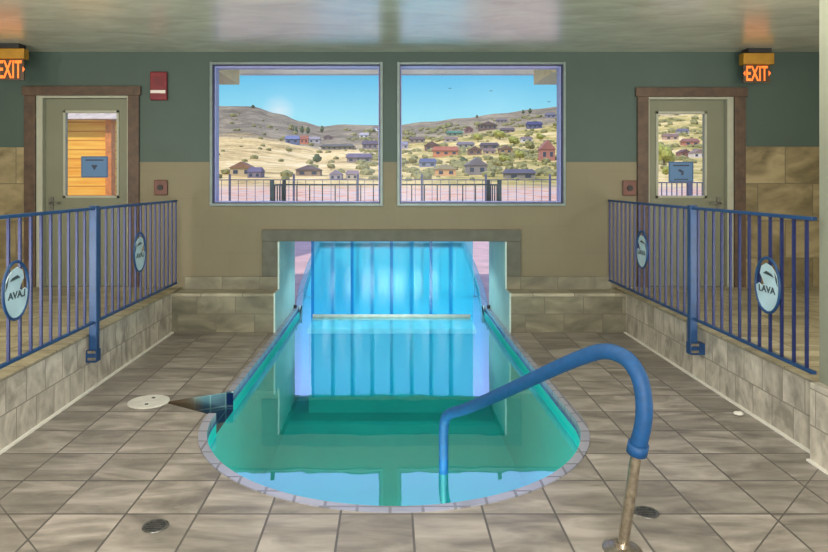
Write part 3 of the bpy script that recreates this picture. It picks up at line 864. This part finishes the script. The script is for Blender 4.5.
HS = [
 (241, 176, 22, 13, (196, 168, 118), (132, 96, 70), 'tan gabled house with brown roof low in left window near its left edge', True),
 (254, 178, 13, 10, (122, 108, 124), (104, 92, 112), 'small grey purple shed beside the tan gabled house in left window', False),
 (308, 176, 24, 10, (150, 122, 96), (98, 84, 92), 'low house with dark purple grey roof behind the fence in middle of left window', True),
 (359, 163, 24, 9, (140, 122, 118), (104, 92, 110), 'house with slate purple roof alone on tan slope right in left window', False),
 (292, 144, 13, 8, (92, 104, 140), (110, 116, 150), 'blue grey building at the foot of the bare hill in left window', False),
 (304, 144, 8, 8, (206, 110, 70), (150, 90, 70), 'small orange red building beside the blue grey one in left window', False),
 (314, 143, 11, 6, (176, 164, 160), (150, 140, 142), 'pale grey flat building right of the small orange red one', False),
 (337, 150, 31, 6, (140, 128, 104), (92, 88, 76), 'long low dark roofed building in middle distance of left window', False),
 (328, 140, 9, 5, (140, 112, 104), (112, 92, 90), 'small brown house above the long low building in left window', True),
 (335.5, 180, 12, 9, (150, 138, 146), (128, 116, 130), 'grey mauve house just above the fence right in left window', True),
 (352, 179, 12, 8, (178, 160, 140), (134, 112, 112), 'beige house just above the fence nearest right edge of left window', False),
 (370, 149, 15, 8, (126, 108, 112), (92, 80, 92), 'dark roofed house at right edge of left window', False),
 (364, 138, 9, 5, (220, 214, 210), (176, 168, 170), 'white walled house high at right of left window', False),
 (376, 131, 8, 5, (226, 220, 214), (140, 126, 124), 'small white house just under the skyline at right of left window', True),
 (403, 149, 10, 7, (160, 152, 160), (138, 132, 146), 'grey house at left edge of right window', False),
 (417, 143, 15, 6, (150, 126, 106), (104, 88, 82), 'wide brown grey house upper left in right window', False),
 (432, 151, 14, 9, (124, 82, 66), (92, 66, 62), 'dark brown house left of the big orange one in right window', True),
 (446, 156, 24, 9, (210, 122, 74), (166, 92, 66), 'large orange brown house in left half of right window', False),
 (455, 136, 15, 5, (120, 140, 108), (70, 124, 98), 'house with green roof high in middle of right window', False),
 (451, 142, 13, 5, (180, 160, 140), (136, 112, 104), 'small mauve roofed house just below the green roofed one', False),
 (466, 148, 16, 6, (168, 156, 146), (118, 108, 114), 'grey house in the centre of right window', False),
 (475, 155, 13, 8, (136, 96, 74), (98, 70, 64), 'brown house below centre of right window', True),
 (490, 149, 17, 6, (120, 100, 96), (84, 72, 78), 'dark house right of centre of right window', False),
 (490, 154, 11, 5, (186, 150, 120), (128, 102, 96), 'small tan house directly below the dark house in right window', False),
 (428, 167, 16, 8, (120, 126, 152), (82, 90, 118), 'slate blue house low at left in right window', False),
 (446, 176, 20, 11, (222, 160, 96), (150, 138, 110), 'orange tan house just above the fence at left in right window', True),
 (477, 175, 20, 16, (136, 124, 118), (110, 102, 106), 'tall grey house low in middle of right window', True),
 (488, 130, 17, 8, (112, 84, 72), (84, 66, 66), 'dark brown house high on the hill in right window', True),
 (469, 133, 8, 6, (144, 92, 84), (110, 74, 74), 'small reddish house left of the high dark brown one', True),
 (508, 133, 13, 5, (138, 110, 96), (96, 80, 80), 'brown house right of the high dark brown one', False),
 (535, 129, 14, 7, (88, 88, 124), (66, 66, 104), 'dark blue house high near right edge of right window', False),
 (548, 161, 14, 19, (176, 106, 86), (150, 96, 84), 'tall red brown tower house at right edge of right window', True),
 (521, 179, 28, 9, (140, 128, 116), (92, 86, 96), 'wide dark roofed house just above the fence at right of right window', False),
 (506, 154, 13, 8, (170, 128, 84), (116, 92, 76), 'tan brown house right of the small tan one in right window', True),
 (502, 123, 10, 4, (150, 130, 120), (112, 98, 100), 'little house just below the ridge in right window', False),
 (551, 118, 9, 5, (140, 132, 140), (108, 104, 116), 'grey house at the ridge line at right edge of right window', False),
 (527, 142, 11, 5, (214, 204, 196), (126, 110, 108), 'white walled house below the dark blue one in right window', False),
 (672, 140, 13, 6, (190, 150, 124), (130, 100, 92), 'tan house seen high through the right door glass', False),
 (692, 146, 15, 7, (196, 120, 88), (140, 92, 78), 'orange brown house in middle of the right door glass', False),
 (700, 158, 13, 8, (214, 200, 184), (136, 112, 106), 'white walled house just above the notice in the right door glass', True),
 (684, 134, 10, 5, (168, 158, 160), (104, 98, 112), 'grey house highest in the right door glass', False),
 (686, 157, 10, 7, (150, 92, 74), (104, 72, 68), 'small dark red house left of the white walled one in right door glass', True),
]
for h in HS: house(h[0], h[1], h[2], h[3], h[4], h[5], h[6], gable=h[7])

# ---- trees and scrub
def foliage_mat(name, a, b_):
    m, nt, b, o = new_mat(name); tc = N(nt, 'ShaderNodeTexCoord')
    L(nt, ramp(nt, noise_(nt, tc.outputs['Object'], 1.2, 5, .7), [(.35, a), (.65, b_)]), b.inputs['Base Color'])
    b.inputs['Roughness'].default_value = .9; return m
M['fol'] = [foliage_mat('yellow green leaves', lin(104, 112, 44), lin(176, 172, 82)), foliage_mat('dark green leaves', lin(44, 64, 44), lin(92, 104, 62)), foliage_mat('sage leaves', lin(96, 98, 58), lin(156, 146, 88))]
M['trunk'] = plain('bark', lin(96, 78, 60), .9, var=.2)
def blob(mb, c, rx, rz, sub=2):
    b = bmesh.new(); bmesh.ops.create_icosphere(b, subdivisions=sub, radius=1)
    vs = {}
    for v in b.verts:
        d = 1+.35*noise.noise(v.co*2.3+Vector(c)*.37)
        vs[v] = mb.bm.verts.new((c[0]+v.co.x*rx*d, c[1]+v.co.y*rx*d, c[2]+v.co.z*rz*d))
    for f in b.faces: mb.bm.faces.new([vs[v] for v in f.verts])
    b.free()
def tree(px, py, wpx, hpx, kind, label, group=None):
    x, y = solve(px, py); z = tz(x, y)
    W = wpx*y/650/2; Hh = hpx*y/650
    SITES.append((x, y, W*1.3))
    o = empty('tree', (x, y, z), label, 'tree', group)
    MB().tube([(x, y, z-.3), (x, y, z+Hh*.5)], max(.1, W*.1), 6).build('trunk', M['trunk'], o)
    c = MB()
    if kind == 1:
        blob(c, (x, y, z+Hh*.45), W, Hh*.35); blob(c, (x, y, z+Hh*.75), W*.6, Hh*.3)
    else:
        for k in range(5):
            a = k*2.4; blob(c, (x+W*.45*math.cos(a), y+W*.45*math.sin(a), z+Hh*(.5+.08*k)), W*.62, Hh*.28)
    c.build('crown', M['fol'][kind], o)
TR = [(317, 163, 9, 9, 1, 'dark green round tree in middle of left window'), (322, 133, 4, 7, 1, None),
 (296, 134, 4, 7, 1, None), (302, 134, 4, 8, 1, None), (308, 134, 4, 7, 1, None),
 (253, 108, 4, 3, 1, 'lone dark tree on the bare ridge in left window'),
 (425, 160, 6, 5, 2, None), (478, 142, 9, 8, 0, None), (500, 140, 12, 9, 0, None), (514, 146, 11, 9, 0, None), (520, 160, 10, 9, 0, None), (530, 152, 9, 11, 2, None), (505, 164, 12, 8, 0, None),
 (540, 141, 7, 7, 0, None), (463, 163, 8, 6, 1, None), (530, 113.5, 4, 5, 1, None), (523, 114, 3, 4, 1, None), (477, 118, 3, 3, 1, None), (498, 168, 9, 7, 2, None), (413, 165, 9, 7, 2, None), (331, 170, 8, 6, 2, None), (289, 153, 7, 5, 2, None),
 (664, 168, 20, 22, 0, 'yellow green tree at left side of the right door glass'), (670, 178, 14, 10, 0, 'low yellow green bush under the tree in the right door glass')]
grp = {0: ('bushy yellow green tree among the houses on the right hillside', 'yellow green trees on the hillside'), 1: ('small dark evergreen tree standing on the distant hillside', 'small evergreens on the hillside'), 2: ('sage green shrub like tree on the dry slope', 'sage trees on the slope')}
for a in TR:
    if a[5]: tree(*a)
    else: tree(a[0], a[1], a[2], a[3], a[4], grp[a[4]][0], grp[a[4]][1])
sc = MB(); rnd = random.Random(3)
for k in range(1500):
    t = rnd.uniform(-.29, .55); y = rnd.uniform(120, 640)
    if t < -.05 and rnd.random() < .82: continue
    x = t*y; r = rnd.uniform(.7, 2.2)*(.5+y/500)
    if any(math.hypot(x-a, y-b) < c+r*1.4 for a, b, c in SITES): continue
    blob(sc, (x, y, tz(x, y)+r*.25), r, r*.6, 1)
tag(sc.build('hillside_scrub', M['fol'][2]), 'low sage scrub scattered over the dry hillside outside', 'scrub', kind='stuff')

# three dark birds over the right hill
def bird(px, py, y, label):
    x = (px-390)/650*y; z = 1.65+(181-py)/650*y; s = y/650*1.3
    b = MB()
    b.tube([(x-.0*s, y-.9*s, z), (x, y, z+.05*s), (x, y+.9*s, z)], [.08*s, .35*s, .05*s], 8)
    for sg in (-1, 1):
        b.prism([(x, y-.3*s, z), (x+sg*.9*s, y-.2*s, z+.4*s), (x+sg*1.3*s, y+.2*s, z+.15*s), (x, y+.4*s, z)], (0, 0, .08*s))
    tag(b.build('bird', M['dark']), label, 'bird')
bird(450, 88.5, 70, 'dark bird in the sky, leftmost of three in right window')
bird(491, 91, 70, 'dark bird in the sky, middle of three in right window')
bird(549, 102, 70, 'dark bird in the sky, rightmost and lowest of three in right window')

# ------------------------------------------------------------------ sky, sun, added fill lights
wd = bpy.data.worlds.new('sky'); scn.world = wd; wd.use_nodes = True
nt = wd.node_tree; bg = nt.nodes['Background']
tc = N(nt, 'ShaderNodeTexCoord'); sp = N(nt, 'ShaderNodeSeparateXYZ'); L(nt, tc.outputs['Generated'], sp.inputs[0])
c = ramp(nt, sp.outputs[2], [(0.0, lin(190, 232, 240)), (.09, lin(158, 228, 244)), (.17, lin(92, 190, 236)), (.30, (.85, .98, 1.9, 1)), (.7, (.5, .68, 1.2, 1))])
mp = N(nt, 'ShaderNodeMapping'); mp.inputs['Scale'].default_value = (3, 3, 9); L(nt, tc.outputs['Generated'], mp.inputs[0])
cl = noise_(nt, mp.outputs[0], 1.6, 6, .6)
dv = N(nt, 'ShaderNodeVectorMath', operation='DISTANCE'); L(nt, tc.outputs['Generated'], dv.inputs[0]); dv.inputs[1].default_value = Vector((-.172, 1, .108)).normalized()
cm = math_(nt, 'SUBTRACT', 1.0, math_(nt, 'MULTIPLY', dv.outputs['Value'], 38.0)); cm.node.use_clamp = True
cf = math_(nt, 'MULTIPLY', cm, math_(nt, 'MULTIPLY', math_(nt, 'SUBTRACT', cl, .3), 2.6)); cf.node.use_clamp = True
c = mix(nt, cf, c, lin(236, 240, 244))
L(nt, c, bg.inputs[0]); bg.inputs[1].default_value = 1.0

sun = bpy.data.lights.new('sun', 'SUN'); sun.energy = 3.3; sun.angle = .01; sun.color = (1, .94, .84)
so = bpy.data.objects.new('sun', sun); COL.objects.link(so)
so.rotation_euler = Vector((.55, .62, -.72)).to_track_quat('-Z', 'Y').to_euler(); so.location = (-20, -20, 30)

def area(name, loc, target, sx, sy, e, col):
    l = bpy.data.lights.new(name, 'AREA'); l.shape = 'RECTANGLE'; l.size = sx; l.size_y = sy; l.energy = e; l.color = col
    o = bpy.data.objects.new(name, l); COL.objects.link(o); o.location = loc
    o.rotation_euler = (Vector(target)-Vector(loc)).to_track_quat('-Z', 'Y').to_euler()
    return o
def point(name, loc, e, col, r=.2):
    l = bpy.data.lights.new(name, 'POINT'); l.energy = e; l.color = col; l.shadow_soft_size = r
    o = bpy.data.objects.new(name, l); COL.objects.link(o); o.location = loc
for x in (-5.2, -1.8, 1.8, 5.2): point('room_fill', (x, 3.7, 2.95), 45, (1, .93, .82), .05)  # added unseen point fills to brighten the room, no fixtures behind them
for x in (-1.5, 1.5): point('room_fill', (x, -.6, 2.2), 140, (1, .95, .90), .2)
point('room_fill', (-4.3, 3.2, 2.3), 90, (1, .88, .66))
point('room_fill', (4.3, 3.2, 2.3), 90, (1, .88, .66))
area('pool_fill', (CX, 3.55, -.45), (CX, 6.5, -.9), 1.1, .4, 32, (.8, 1, .95))  # added underwater fill to brighten the teal basin
area('overhead_fill', (CX, 3.8, 3.08), (CX, 3.9, 0), 2.4, 1.2, 30, (1, .97, .92))  # added downward fill over the near end of the pool
for x in (-.6, .65):  # added spots that brighten the pale slab and the jambs
    l = bpy.data.lights.new('tunnel_fill', 'SPOT'); l.energy = 26; l.color = (.62, 1, .97); l.spot_size = 2.2; l.spot_blend = .5; l.shadow_soft_size = .015
    o = bpy.data.objects.new('tunnel_fill', l); COL.objects.link(o); o.location = (x, 8.2, .93)
area('ceiling_fill', (-3.6, 2.9, .8), (-2.2, 6.3, 3.1), .8, .8, 55, (1, .95, .88))  # added out-of-view fills aimed up to lighten the ceiling
area('ceiling_fill', (3.6, 2.9, .8), (2.2, 6.3, 3.1), .8, .8, 55, (1, .95, .88))
area('ceiling_fill', (0, -1.2, 1.0), (0, 4.5, 3.1), 2, .8, 210, (1, .97, .92))

# ------------------------------------------------------------------ camera
cam = bpy.data.cameras.new('camera'); co = bpy.data.objects.new('camera', cam); COL.objects.link(co)
co.location = (0, 0, 1.65); co.rotation_euler = (PI/2, 0, 0)
cam.sensor_width = 36; cam.lens = 650/828*36
cam.shift_x = (414-390)/828; cam.shift_y = -(276-181)/828
cam.clip_end = 3000
scn.camera = co
scn.view_settings.view_transform = 'Standard'
scn.view_settings.look = 'None'
scn.view_settings.exposure = 0
